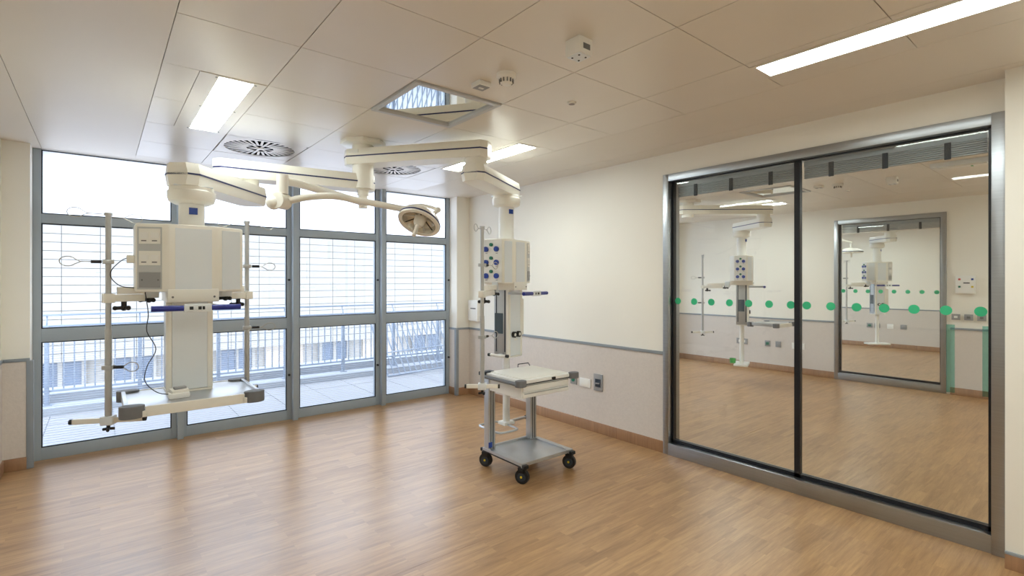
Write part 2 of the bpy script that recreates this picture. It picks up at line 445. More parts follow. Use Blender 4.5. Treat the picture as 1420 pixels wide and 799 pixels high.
# ------------------------------------------------------------------ glazed partitions
def glazing(no, x, y0, y1, mull, dots, label, zt=2.5, sash=.07):
    w = struct('window_%d' % no, (x + .07, (y0 + y1) / 2, 0), label)
    xf, xb = x - .02, x + .16
    MB().box(xf, xb, y1 - .055, y1, 0, zt, .004).build('jamb', 'stainless', w)
    MB().box(xf - .012, xb, y0, y0 + .06, 0, zt, .004).build('jamb', 'stainless', w)
    MB().box(xf, xb, y0 + .06, y1 - .055, zt - .064, zt, .003).build('header', 'stainless', w)
    MB().box(xf - .004, xb, y0 + .06, y1 - .055, 0, .105, .004).build('bottom_rail', 'stainless', w)
    ya, yb = y0 + .06, y1 - .055
    g = MB().box(x + .034, x + .075, ya, ya + .02, .105, zt - .064).box(x + .034, x + .075, yb - .02, yb, .105, zt - .064) \
        .box(x + .034, x + .075, ya, yb, .105, .132).box(x + .034, x + .075, ya, yb, zt - .069, zt - .064)
    for m in mull: g.box(x + .034, x + .075, m - .02, m + .02, .1, zt - .06)
    g.build('gasket', 'gasket_black', w)
    edges = [ya + .02] + [e for m in mull for e in (m - .02, m + .02)] + [yb - .02]
    panes = []
    for k in range(0, len(edges), 2):
        panes.append((MB().box(x + .048, x + .058, edges[k], edges[k + 1], .132, zt - .069).build('pane', 'clear_glass', w), edges[k], edges[k + 1]))
        # raised blind held between the panes
        p, q = edges[k] + .01, edges[k + 1] - .01
        bl = MB().box(x + .08, x + .115, p, q, zt - .112, zt - .072).build('blind_headrail', 'headrail_grey', w)
        for j in range(7):
            MB().box(x + .082, x + .11, p, q, zt - .123 - j * .0125, zt - .115 - j * .0125, .0015).build('blind_slat', 'headrail_grey', bl)
        n = 3
        for j in range(n):
            yy = p + (q - p) * (.18 + .64 * j / (n - 1))
            MB().box(x + .078, x + .081, yy - .016, yy + .016, zt - .208, zt - .105).build('blind_tape', 'tape_dark', bl)
    dm = MB().cone((-.0012, 0, 0), (.0012, 0, 0), .029, n=24).mesh('dot_sticker', mats=['dot_green'])
    for (yy, zz) in dots:
        for (o, p, q) in panes:
            if p < yy < q: inst(dm, 'dot_sticker', (x + .0465, yy, zz), o)
    return panes
d1 = [(2.549 - .158 * k, 1.37) for k in range(7)] + [(1.492 - .1563 * k, 1.37) for k in range(7)]
pn = glazing(2, 3.94, .44, 2.66, [1.553], d1, 'stainless framed glass partition with green dots on the right wall')
for yy in (.527, .69):
    MB().box(3.985, 3.987, yy - .02, yy + .02, .875, 1.286).build('film_strip', 'strip_green', pn[0][0])
d2 = [(2.861 - .1637 * k, 1.39) for k in range(8)]
glazing(3, 9.02, 1.6, 2.97, [], d2, 'narrower stainless framed glass partition beyond the second room')

# ------------------------------------------------------------------ ceilings
GX = [.25, .76, 1.385, 2.01, 2.635, 3.1]
GY = [-1.23, -.6, .03, .66, 1.29, 1.925, 2.56, 3.19, 3.82, 4.45, 5.08, 5.71]
G = .0022
ub = unit_box('ceiling_tile', 'ceiling_metal')
def ceiling(i):
    xl, xr = ROOMS[i]; ox = OX[i]
    c = struct('ceiling', (0, 0, H), 'cream metal tile ceiling' if i == 0 else 'cream tile ceiling of the %sbehind the glass' % ORD[i])
    MB().box(xl - .14, xr + .14, YB - .14, 6.06, H + .02, H + .12).build('ceiling_slab', 'ceiling_void', c)
    MB().box(xl - .0, -.39 + ox - .003, YB, YW, H, H + .02).build('plaster_margin', 'ceiling_plaster', c)
    MB().box(-.39 + ox, GX[0] + ox - .001, YB, YW - .12, H, H + .02).build('plaster_margin', 'ceiling_plaster', c)
    MB().box(GX[-1] + ox + .001, min(3.71 + ox, xr), YB, YW - .12, H, H + .02).build('plaster_margin', 'ceiling_plaster', c)
    if 3.713 + ox < xr: MB().box(3.713 + ox, xr, YB, YW - .12, H, H + .02).build('plaster_margin', 'ceiling_plaster', c)
    MB().box(-.39 + ox, xr, YW - .117, YW + .03, H, H + .02).build('plaster_margin', 'ceiling_plaster', c)
    MB().box(GX[0] + ox, GX[-1] + ox, YB, GY[0] - .003, H, H + .02).box(GX[0] + ox, GX[-1] + ox, GY[-1] + .003, YW - .12, H, H + .02).build('plaster_margin', 'ceiling_plaster', c)
    def tile(x0, x1, y0, y1):
        inst(ub, 'ceiling_tile', ((x0 + x1) / 2 + ox, (y0 + y1) / 2, H + .01), c, scale=(x1 - x0 - 2 * G, y1 - y0 - 2 * G, .02))
    for a in range(5):
        for b in range(11):
            x0, x1, y0, y1 = GX[a], GX[a + 1], GY[b], GY[b + 1]
            if a == 0 and b in (0, 1, 2, 3, 7, 8):
                tile(x0, .42, y0, y1)
                if i == 1 and b == 3: tile(.42, x1, y0, y1)
                continue
            if a == 4 and b in (0, 1, 2, 3, 7, 8):
                tile(x0, 2.69, y0, y1); tile(2.9, x1, y0, y1)
                if i == 1 and b == 3: tile(2.69, 2.9, y0, y1)
                continue
            if a == 2 and b == 6: continue                     # mirror panel
            if b == 9 and a in (1, 3): continue                # swirl diffusers
            tile(x0, x1, y0, y1)
    return c
for i in range(3): ceiling(i)

# recessed lights
def recessed(x0, x1, y0, y1, fx0, fx1, label, name='recessed_light'):
    t = thing(name, ((x0 + x1) / 2, (y0 + y1) / 2, H), label, 'ceiling light', 'recessed ceiling lights')
    b = MB()
    b.box(fx0, x0, y0 - .004, y1 + .004, H - .003, H + .02).box(x1, fx1, y0 - .004, y1 + .004, H - .003, H + .02)
    b.box(x0, x1, y0 - .004, y0 + .02, H - .003, H + .02).box(x0, x1, y1 - .02, y1 + .004, H - .003, H + .02)
    b.build('frame', 'ceiling_metal', t)
    MB().box(x0, x1, y0 + .02, y1 - .02, H + .004, H + .012).build('diffuser', 'strip_diffuser' if y1 - y0 > 2 else 'light_diffuser', t)
    if fx1 - fx0 > .3:
        for yy in (y0 + .03, (y0 + y1) / 2, y1 - .03):
            for xx in (x0 - .012, x1 + .012):
                MB().cone((xx, yy, H - .003), (xx, yy, H - .006), .006, n=8).build('screw', 'plate_grey', t)
    return t
lab = ['', ' of the second room', ' of the third room']
for i in range(3):
    o = OX[i]
    recessed(.515 + o, .69 + o, 3.195, 4.445, .42 + o, .757 + o, 'recessed ceiling light panel near the window, left side' + lab[i] if i else 'bright recessed ceiling light panel above the left pendant')
    recessed(2.70 + o, 2.89 + o, 3.195, 4.445, 2.69 + o, 2.9 + o, 'recessed ceiling light beyond the booms' + lab[i] if i else 'recessed ceiling light half hidden behind the upper boom arm')
    if i == 1:
        recessed(2.715 + o, 2.885 + o, -1.5, .3, 2.69 + o, 2.9 + o, 'added strip light, out of view, over the right of the second room'); recessed(.515 + o, .69 + o, -1.5, .3, .42 + o, .757 + o, 'added strip light, out of view, over the left of the second room'); continue  # both strips are added out of view to brighten the second room
    recessed(.515 + o, .69 + o, -1.225, 1.285, .42 + o, .757 + o, 'long strip light in the ceiling on the far side' + lab[i] if i else 'long strip light in the ceiling on the left, behind the viewer')
    recessed(2.715 + o, 2.885 + o, -1.225, 1.285, 2.69 + o, 2.9 + o, 'long bright strip light in the ceiling' + lab[i] if i else 'long bright strip light in the ceiling above the glass partition')

# swirl diffusers
def swirl(cx, cy, label):
    t = thing('air_diffuser', (cx, cy, H), label, 'air vent', 'round swirl air diffusers')
    R = .275; h = .305; n = 48
    b = MB(); bm = b.bm
    sq = []; ci = []
    for k in range(n):
        a = 2 * PI * k / n; c, s = math.cos(a), math.sin(a); q = h / max(abs(c), abs(s))
        sq.append((cx + c * q, cy + s * q)); ci.append((cx + c * R, cy + s * R))
    for z in (H, H + .012):
        A = [bm.verts.new((*p, z)) for p in sq]; B = [bm.verts.new((*p, z)) for p in ci]
        for k in range(n): bm.faces.new((A[k], A[(k + 1) % n], B[(k + 1) % n], B[k]))
    b.build('face_plate', 'ceiling_metal', t)
    MB().cone((cx, cy, H + .012), (cx, cy, H + .016), R + .01, n=32).build('plenum', 'vent_black', t)
    m1 = MB().obox((.19, 0, .004), (.085, .0095, .001), 0, 0, None, .0).mesh('blade', mats=['ceiling_metal'])
    m2 = MB().obox((.145, 0, .004), (.125, .0095, .001), 0, 0, None, .0).mesh('blade', mats=['ceiling_metal'])
    for k in range(32):
        inst(m2 if k % 4 == 0 else m1, 'blade', (cx, cy, H), t, rz=2 * PI * k / 32 + .05)
    MB().cone((cx, cy, H - .001), (cx, cy, H + .006), .03, n=16).build('hub', 'ceiling_metal', t)
for i in range(2):
    o = OX[i]
    swirl(1.0725 + o, 4.765, 'round swirl air diffuser above the left pendant boom' if i == 0 else 'round swirl air diffuser nearer the left in the second room')
    swirl(2.3225 + o, 4.765, 'round swirl air diffuser beyond the lamp tube' if i == 0 else 'round swirl air diffuser nearer the right in the second room')

# mirror-glass ceiling panel
def mirror_panel(o, label):
    x0, x1, y0, y1 = 1.39 + o, 2.005 + o, 2.565, 3.185
    t = thing('ceiling_mirror', ((x0 + x1) / 2, (y0 + y1) / 2, H), label, 'ceiling panel', 'mirror glass ceiling panels')
    w = .035
    b = MB().box(x0, x0 + w, y0, y1, H - .012, H + .02, .003).box(x1 - w, x1, y0, y1, H - .012, H + .02, .003).box(x0 + w, x1 - w, y0, y0 + w, H - .012, H + .02, .003).box(x0 + w, x1 - w, y1 - w, y1, H - .012, H + .02, .003)
    b.build('frame', 'frame_grey', t)
    MB().box(x0 + w, x1 - w, y0 + w, y1 - w, H + .004, H + .012).build('mirror_glass', 'mirror', t)
for i in range(2): mirror_panel(OX[i], 'square mirror glass panel framed in the ceiling' if i == 0 else 'square mirror glass panel in the second room ceiling')

# detectors and sensors
def smoke(o, label):
    x, y = 1.736 + o, 2.178
    t = thing('smoke_detector', (x, y, H), label, 'smoke detector', 'smoke detectors')
    MB().lathe([(0, 0), (.055, 0), (.055, -.018), (.047, -.026), (.036, -.03)], Matrix.Translation((x, y, H)), 24).build('base', 'device_white', t)
    MB().lathe([(.038, -.024), (.034, -.05), (.024, -.058), (0, -.06)], Matrix.Translation((x, y, H)), 24).build('chamber', 'device_white', t)
    v = MB().box(.0345, .041, -.003, .003, -.05, -.03).mesh('vent_slot', mats=['mark_grey'])
    for k in range(12): inst(v, 'vent_slot', (x, y, H), t, rz=k * PI / 6)
def sensor(o, label):
    x, y = 1.70 + o, 2.365
    t = thing('motion_sensor', (x, y, H), label, 'sensor', 'small square ceiling sensors')
    MB().box(x - .042, x + .042, y - .042, y + .042, H - .028, H, .004).build('housing', 'device_white', t)
    MB().box(x - .036, x + .036, y - .036, y + .036, H - .030, H - .027, .001).build('face', 'plate_grey', t)
    MB().box(x - .016, x + .016, y - .008, y + .008, H - .032, H - .029).build('led_window', 'device_white', t)
def cube(o, label):
    x, y = 1.76 + o, 1.655
    t = thing('ceiling_box', (x, y, H), label, 'ceiling box', 'cube boxes under the ceiling')
    MB().box(x - .046, x + .046, y - .046, y + .046, H - .078, H, .005).build('housing', 'device_white', t)
    MB().box(x - .04, x + .04, y - .04, y + .04, H - .081, H - .077, .001).build('base_plate', 'panel_grey', t)
    for dx in (-.022, .022):
        for dy in (-.022, .022): MB().cone((x + dx, y + dy, H - .080), (x + dx, y + dy, H - .083), .005, n=10).build('screw', 'rubber_black', t)
    MB().box(x - .02, x + .026, y - .0475, y - .0455, H - .056, H - .03).build('label_plate', 'mark_grey', t)
def flush(o, label):
    x, y = 2.334 + o, 2.257
    t = thing('flush_sensor', (x, y, H), label, 'sensor', 'flush round ceiling sensors')
    MB().lathe([(0, 0), (.028, 0), (.028, -.006), (.02, -.012)], Matrix.Translation((x, y, H)), 20).build('rim', 'device_white', t)
    MB().lathe([(.02, -.012), (.012, -.009), (0, -.016)], Matrix.Translation((x, y, H)), 20).build('lens', 'plate_grey', t)
for i in range(2):
    w = '' if i == 0 else ' in the second room'
    smoke(OX[i], 'white slotted smoke detector beside the grey square sensor' + w)
    sensor(OX[i], 'small grey square ceiling sensor beside the mirror panel' + w)
    cube(OX[i], 'white cube box with dark label hanging under the ceiling' + w)
    flush(OX[i], 'tiny flush round sensor in the ceiling' + w)

# emergency light in the second room
t = thing('emergency_light', (6.32, 1.02, H), 'linear emergency light with small green lamp on the second room ceiling', 'emergency light')
MB().box(6.27, 6.37, .8, 1.24, H - .045, H, .008).build('housing', 'panel_grey', t)
MB().box(6.28, 6.36, .83, 1.21, H - .062, H - .04, .012).build('lens', 'device_white', t)
MB().box(6.3, 6.34, .93, .945, H - .066, H - .06).build('green_lamp', 'bin_green', t)

# ------------------------------------------------------------------ ceiling boom
MX, MY = 1.67, 3.98            # axis of the boom mount
t = thing('boom_mount', (MX, MY, H), 'cream ceiling mount the boom arms turn on', 'boom mount')
pts = [(MX + .18 * math.cos(a), MY + .18 * math.sin(a)) for a in [PI / 8 + k * PI / 4 for k in range(8)]]
MB().prism(pts, H - .035, H, .006).build('ceiling_plate', 'cream_paint', t)
MB().cone((MX, MY, H - .035), (MX, MY, 2.30), .085, n=28).build('spindle', 'cream_paint', t)

def beam(parent, p0, p1, zc, w=.2, h=.125, e0=.13, e1=.13, name='arm'):
    """boom arm from axis p0 to axis p1, overhanging each axis, with a dark stripe along both sides"""
    a = Vector((p0[0], p0[1], 0)); b = Vector((p1[0], p1[1], 0)); d = (b - a).normalized(); n = Vector((-d.y, d.x, 0))
    A = a - d * e0; B = b + d * e1; c = .045
    def ring(hw, ch):
        return [A + d * ch - n * hw, B - d * ch - n * hw, B - n * (hw - ch), B + n * (hw - ch), B - d * ch + n * hw, A + d * ch + n * hw, A + n * (hw - ch), A - n * (hw - ch)]
    m = MB(); bm = m.bm; R = []
    for (z, s) in ((zc - h / 2, -.012), (zc, 0), (zc + h / 2, -.012)):
        R.append([bm.verts.new((p.x, p.y, z)) for p in ring(w / 2 + s, c)])
    for q, r in zip(R, R[1:]):
        for k in range(8): bm.faces.new((q[k], q[(k + 1) % 8], r[(k + 1) % 8], r[k]))
    bm.faces.new(R[0][::-1]); bm.faces.new(R[-1])
    o = m.build(name, 'cream_paint', parent)
    s = MB()
    s.prism([(p.x, p.y) for p in ring(w / 2 + .0008, c)], zc - .005, zc + .005)
    s.build('stripe', 'stripe_blue', o)
    return o

def rot(c, yaw):
    cs, sn = math.cos(yaw), math.sin(yaw)
    return lambda x, y, z=None: (c[0] + cs * x - sn * y, c[1] + sn * x + cs * y) if z is None else (c[0] + cs * x - sn * y, c[1] + sn * x + cs * y, z)

def face_disc(mb, c, nrm, r, th, n=18):
    mb.cone(c, Vector(c) + Vector(nrm) * th, r, n=n); return mb

def head(t, axis, yaw, zt, sc, gas_side, switch_side, handle_yaw, ee=.09):
    """service head hung on the boom; front is local -y"""
    R = rot(axis, yaw)
    a, w, f, e = .118 * sc, .255 * sc, .165 * sc, ee * sc
    poly = [(-a, -f), (a, -f), (w, -e), (w, e), (a, f), (-a, f), (-w, e), (-w, -e)]
    hb = MB().prism([R(*p) for p in poly], zt - .385, zt, .012).build('service_head', 'cream_paint', t)
    # central spine that carries on below the wings
    spine = [(-a - .002, -f - .006), (a + .002, -f - .006), (a + .002, f), (-a - .002, f)]
    MB().prism([R(*p) for p in spine], zt - .445, zt - .37, .006).build('spine_block', 'cream_paint', t)
    for sx in (-1, 1):
        MB().cone(R(sx * a * .82, -f - .006, zt - .415), R(sx * a * .82, -f - .009, zt - .415), .006, n=10).build('screw', 'mark_grey', t)
    def panel(p0, p1, inset, z0, z1, name, m, out=.0025, th=.003, parent=hb):
        p0 = Vector((*p0, 0)); p1 = Vector((*p1, 0)); d = (p1 - p0); L = d.length; d.normalize(); n = Vector((d.y, -d.x, 0))
        q = [p0 + d * inset[0] + n * (out - th), p1 - d * inset[1] + n * (out - th), p1 - d * inset[1] + n * out, p0 + d * inset[0] + n * out]
        return MB().prism([R(v.x, v.y) for v in q], z0, z1).build(name, m, parent)
    panel(poly[0], poly[1], (.035, .035), zt - .375, zt - .022, 'front_panel', 'panel_grey')
    def plates(p0, p1):
        panel(p0, p1, (.012, .03), zt - .37, zt - .02, 'wing_panel', 'wing_shade', .0015)
        for (z0, z1, k) in ((zt - .115, zt - .03, 0), (zt - .235, zt - .155, 1), (zt - .36, zt - .275, 2)):
            pl = panel(p0, p1, (.022, .036), z0, z1, 'outlet_plate', 'switch_white' if k < 2 else 'plate_grey', .006)
            if k < 2:
                L = (Vector(p1) - Vector(p0)).length; u = (L - .058) / 2
                for j in range(2):
                    s0 = .03 + j * u
                    panel(p0, p1, (s0, L - s0 - u * .72), z0 + .03, z1 - .022, 'rocker', 'device_white', .009, parent=pl)
                    panel(p0, p1, (s0 + .004, L - s0 - u * .55), z0 + .014, z0 + .02, 'mark', 'mark_grey', .0068, parent=pl)
            else:
                for s0 in (.034, .12 * sc - .012):
                    L = (Vector(p1) - Vector(p0)).length
                    if L - s0 - .008 > 0: panel(p0, p1, (s0, L - s0 - .008), (z0 + z1) / 2 - .004, (z0 + z1) / 2 + .004, 'screw', 'mark_grey', .0072, parent=pl)
    wings = {'fl': (poly[7], poly[0]), 'fr': (poly[1], poly[2]), 'l': (poly[6], poly[7]), 'r': (poly[2], poly[3])}
    for k in ('fl', 'fr'):
        if switch_side == k: plates(*wings[k])
        else: panel(*wings[k], (.022, .022), zt - .375, zt - .022, 'wing_panel', 'panel_grey')
    if gas_side:
        p0, p1 = [Vector(p) for p in wings[gas_side]]
        gp = panel(p0, p1, (.006, .006), zt - .378, zt - .008, 'gas_panel', 'device_white', .004)
        d = (p1 - p0); L = d.length; d.normalize(); n = Vector((d.y, -d.x))
        nw = Vector(R(n.x, n.y)) - Vector(axis[:2]); nw = Vector((nw.x, nw.y, 0))
        for r_ in range(3):
            zc = zt - .09 - r_ * .115
            for (fr, zz, rad, mt_) in ((.27, 0, .023, 'outlet_blue'), (.75, 0, .023, 'outlet_blue'), (.51, .038, .015, 'outlet_green')):
                q = p0 + d * L * fr + n * .004
                c = R(q.x, q.y, zc + zz)
                face_disc(MB(), c, nw, rad, .016).build('gas_outlet', mt_, gp)
            for fr in (.27, .75):
                panel(p0, p1, (L * fr - .011, L * (1 - fr) - .011), zc - .038, zc - .034, 'mark', 'mark_grey', .005, parent=gp)
    # handle bar
    RH = rot(axis, handle_yaw); zh = zt - .472; fh = f + .15
    for sx in (-1, 1):
        MB().prism([RH(sx * .11 - .008, -fh + .01), RH(sx * .11 + .008, -fh + .01), RH(sx * .11 + .008, -f + .06), RH(sx * .11 - .008, -f + .06)], zh - .01, zh + .012, .003).build('handle_bracket', 'aluminium', t)
    for sx in (-1, 1): MB().cone(RH(sx * .212, -fh, zh), RH(sx * .06, -fh, zh), .0155, n=18).build('handle_grip', 'handle_blue', t)
    cp = [RH(-.066, -fh - .02), RH(.066, -fh - .02), RH(.066, -fh + .015), RH(-.066, -fh + .015)]
    ct = MB().prism(cp, zh - .022, zh + .022, .006).build('handle_control', 'panel_grey', t)
    for (bx, bw) in ((-.032, .009), (.008, .008), (.026, .006)):
        q = [RH(bx - bw, -fh - .0215), RH(bx + bw, -fh - .0215), RH(bx + bw, -fh - .019), RH(bx - bw, -fh - .019)]
        MB().prism(q, zh - .009, zh + .009).build('button', 'rubber_black', ct)
    return R, a, f

def column(t, axis, z_arm_bot, zt, label=True, by=-1):
    """turret under the arm and round tube down to the service head"""
    x, y = axis[:2]
    MB().lathe([(0, 0), (.118, 0), (.118, -.02), (.126, -.025), (.126, -.06), (.118, -.085), (.09, -.1), (0, -.1)], Matrix.Translation((x, y, z_arm_bot)), 32).build('turret', 'cream_paint', t)
    MB().box(x - .1, x + .1, y - .1, y + .1, z_arm_bot - .002, z_arm_bot + .004, .002).build('turret_plate', 'panel_grey', t)
    c = MB().cone((x, y, z_arm_bot - .09), (x, y, zt - .01), .068, n=32).build('column', 'device_white', t)
    MB().prism([(x - .022, y + by * .0705), (x + .022, y + by * .0705), (x + .022, y + by * .062), (x - .022, y + by * .062)], z_arm_bot - .165, z_arm_bot - .125, .0).build('badge', 'badge_blue', c)
    MB().cone((x, y, zt - .004), (x, y, zt + .012), .085, n=32).build('collar', 'cream_paint', t)

def lower_body(t, axis, yaw, z0, z1, hw=.115, d0=-.1, d1=.1, knobs=False, slots=True, sidebox=False):
    R = rot(axis, yaw)
    def P(x0, x1, y0, y1): return [R(x0, y0), R(x1, y0), R(x1, y1), R(x0, y1)]
    b = MB().prism(P(-hw + .006, hw - .006, d0 + .008, d1), z0, z1, .004).build('lower_body', 'aluminium', t)
    MB().prism(P(-hw, -hw + .03, d0, d0 + .03), z0, z1, .008).prism(P(hw - .03, hw, d0, d0 + .03), z0, z1, .008).build('edge_trim', 'cream_paint', b)
    MB().prism(P(-hw + .03, hw - .03, d0 + .003, d0 + .01), z0 + .005, z1).build('front_panel', 'panel_grey', b)
    MB().prism(P(-hw + .002, hw - .002, d0 + .0, d1 + .0), z0 - .012, z0, .004).build('end_cap', 'cream_paint', b)
    if slots:
        for sx in (-1, 1):
            for yy in (d0 + .045, d1 - .025):
                x = sx * (hw - .006)
                MB().prism(P(x - .0015, x + .0015, yy - .006, yy + .006), z0 + .04, z1 - .005).build('rail_slot', 'slot_dark', b)
            x = -(hw - .006)
        MB().prism(P(-hw + .002, -hw + .0065, -.035, .05), z0 + .2, z0 + .38, .0).build('dark_panel', 'display_dark', b)
    if knobs:
        for k, xx in enumerate((-.038, .038)):
            c = R(xx, d0 + .003, z0 + .19)
            nw = Vector(R(0, -1)) - Vector(axis[:2]); nw = Vector((nw.x, nw.y, 0))
            face_disc(MB(), c, nw, .027, .022).build('knob', 'rubber_black', b)
            face_disc(MB(), Vector(c) + nw * .021, nw, .014, .004).build('knob_cap', 'device_white', b)
        MB().prism(P(-.02, .03, d0 + .001, d0 + .004), z0 + .135, z0 + .15).build('label_mark', 'device_white', b)
    if sidebox:
        MB().prism(P(hw, hw + .075, -.07, .08), z0 + .17, z0 + .5, .006).build('side_box', 'cream_paint', t)
    return R

def iv_pole(loc, z0, z1, attach, arm_z, label, hooks, cross_yaw, half=.17, group='drip poles on the pendants'):
    """steel drip pole with wire loops, held on a two-bar arm from the pendant at attach"""
    x, y = loc
    t = thing('drip_pole', (x, y, z0), label, 'drip pole', group)
    MB().cone((x, y, z0), (x, y, z1), .0135, n=16).cone((x, y, z0), (x, y, z0 + (z1 - z0) * .45), .0165, n=16).build('pole', 'steel_pole', t)
    MB().cone((x, y, z1 - .005), (x, y, z1 + .012), .019, n=16).build('pole_cap', 'steel_pole', t)
    # arm: two staggered bars
    a = Vector((x, y, 0)); b = Vector((attach[0], attach[1], 0)); d = (b - a); L = d.length; d.normalize(); n = Vector((-d.y, d.x, 0))
    yaw = math.atan2(d.y, d.x)
    c1 = a + d * (L * .34); c2 = a + d * (L * .62)
    ar = MB().obox((c1.x, c1.y, arm_z - .022), (L * .42, .018, .02), yaw, .003).build('arm', 'cream_paint', t)
    MB().obox((c2.x, c2.y, arm_z + .02), (L * .44, .018, .02), yaw, .003).build('arm', 'cream_paint', t)
    MB().obox((x, y, arm_z - .022), (.026, .026, .026), yaw, .004).build('clamp', 'cream_paint', t)
    MB().obox((b.x - d.x * .02, b.y - d.y * .02, arm_z + .02), (.035, .024, .045), yaw, .004).build('arm_mount', 'panel_grey', t)
    for q, zz in ((a + d * .07, arm_z - .042), (a + d * (L * .86), arm_z)):
        k = MB().cone((q.x, q.y, zz + .002), (q.x, q.y, zz - .03), .013, n=12)
        k.ball((q.x, q.y, zz - .035), .018)
        for ang in (0, 2.1, 4.2):
            k.cone((q.x, q.y, zz - .035), (q.x + .04 * math.cos(ang + 1), q.y + .04 * math.sin(ang + 1), zz - .037), .0105, n=10)
            k.ball((q.x + .04 * math.cos(ang + 1), q.y + .04 * math.sin(ang + 1), zz - .037), .0125, n=10)
        k.build('clamp_knob', 'rubber_black', t)
    for (zz, ang, ln, knob) in hooks:
        dx, dy = math.cos(ang), math.sin(ang); r = .026
        pts = [(x + dx * .01, y + dy * .01, zz), (x + dx * (ln - .05), y + dy * (ln - .05), zz)]
        cx, cy = x + dx * ln, y + dy * ln
        for k in range(13):
            a_ = PI - .55 + -k * (2 * PI - 1.1) / 12
            pts.append((cx + dx * r * 1.3 * math.cos(a_), cy + dy * r * 1.3 * math.cos(a_), zz + r * math.sin(a_)))
        pts.append((x + dx * (ln - .055), y + dy * (ln - .055), zz))
        hk = MB().tube(pts, .0024, 6).build('bag_hook', 'wire_steel', t)
        if knob:
            MB().cone((x + dx * .03, y + dy * .03, zz), (x + dx * .075, y + dy * .075, zz), .009, n=10).build('hook_grip', 'rubber_black', hk)
            MB().obox((x, y, zz), (.024, .02, .012), math.atan2(dy, dx), .002).build('hook_clamp', 'steel_pole', hk)
    # foot cross bar
    cy_, sy_ = math.cos(cross_yaw), math.sin(cross_yaw)
    MB().obox((x, y, z0 + .012), (half, .009, .014), cross_yaw, .002).build('foot_bar', 'cream_paint', t)
    for s in (-1, 1):
        MB().cone((x + s * half * cy_, y + s * half * sy_, z0 + .012), (x + s * (half + .013) * cy_, y + s * (half + .013) * sy_, z0 + .012), .015, n=10).build('end_cap', 'rubber_black', t)
    MB().obox((x, y, z0 + .012), (.03, .026, .024), cross_yaw, .004).build('foot_clamp', 'panel_grey', t)
    k = MB().cone((x, y, z0 - .01), (x, y, z0 - .035), .009, n=10)
    for ang in (0.4, 2.5, 4.6): k.cone((x, y, z0 - .035), (x + .028 * math.cos(ang), y + .028 * math.sin(ang), z0 - .04), .008, n=8)
    k.build('foot_knob', 'rubber_black', t)
    return t

def shelf(t, x0, x1, y0, y1, z):
    """tray shelf with padded corners and side rails"""
    s = MB().box(x0 + .02, x1 - .02, y0 + .015, y1 - .01, z - .01, z, .003).build('shelf', 'aluminium', t)
    MB().box(x0 + .09, x1 - .09, y0, y0 + .016, z - .05, z + .004, .004).box(x0 + .06, x0 + .1, y0, y0 + .016, z - .05, z - .018, .003).box(x1 - .1, x1 - .06, y0, y0 + .016, z - .05, z - .018, .003).build('shelf_lip', 'cream_paint', t)
    MB().box(x0 + .02, x1 - .02, y1 - .014, y1, z - .04, z + .004, .003).build('shelf_lip', 'cream_paint', t)
    for xx in (x0 + .012, x1 - .012):
        MB().box(xx - .01, xx + .01, y0 + .03, y1 - .03, z - .035, z + .012, .004).build('side_rail', 'aluminium', t)
    for xx in (x0 + .035, x1 - .035):
        for (yy, m_) in ((y0 + .025, 'bumper_grey'), (y1 - .025, 'bumper_grey')):
            pts = [(xx + .055 * math.cos(a), yy + .042 * math.sin(a)) for a in [k * PI / 7 for k in range(14)]]
            MB().prism(pts, z - .052, z + .012, .006).build('corner_pad', m_, t)
    return s

# --- left pendant on the lower arm
AL = (.43, 3.6); JB = (.86, 4.12)
t = thing('pendant_boom', (MX, MY, 2.36), 'left ceiling pendant on the lower boom arm, with shelf, facing the camera', 'ceiling pendant', 'ceiling pendants')
beam(t, (MX, MY + .04), JB, 2.355, w=.2, e0=.1, e1=.24)
MB().cone((JB[0], JB[1], 2.33), (JB[0], JB[1], 2.2), .06, n=24).build('elbow', 'cream_paint', t)
beam(t, JB, AL, 2.175, w=.21, h=.13, e0=.08, e1=.13, name='forearm')
ZL = 1.872
column(t, AL, 2.11, ZL)
head(t, (AL[0] - .01, AL[1]), 0.0, ZL, 1.06, None, 'fl', 0.0)
lower_body(t, (AL[0] - .02, AL[1]), 0.0, .91, ZL - .44, hw=.118, d0=-.1, d1=.1, slots=False)
shelf(t, .09, .73, 3.2, 3.72, .9)
LP, RP = (.035, 3.585), (.765, 3.76)
iv_pole(LP, .765, 1.915, (.25, 3.62), 1.475, 'steel drip pole at the far left, outside the left pendant', [(1.918, PI + .12, .14, 0), (1.905, .1, .12, 0), (1.655, PI + .1, .17, 1), (1.07, -.55, .12, 1)], -.45)
iv_pole(RP, .79, 1.94, (.6, 3.66), 1.475, 'slim steel drip pole just right of the left pendant, before the window mullion', [(1.93, PI, .14, 0), (1.925, -.05, .13, 0), (1.648, -.1, .14, 1), (1.235, -.1, .14, 1)], 1.05)

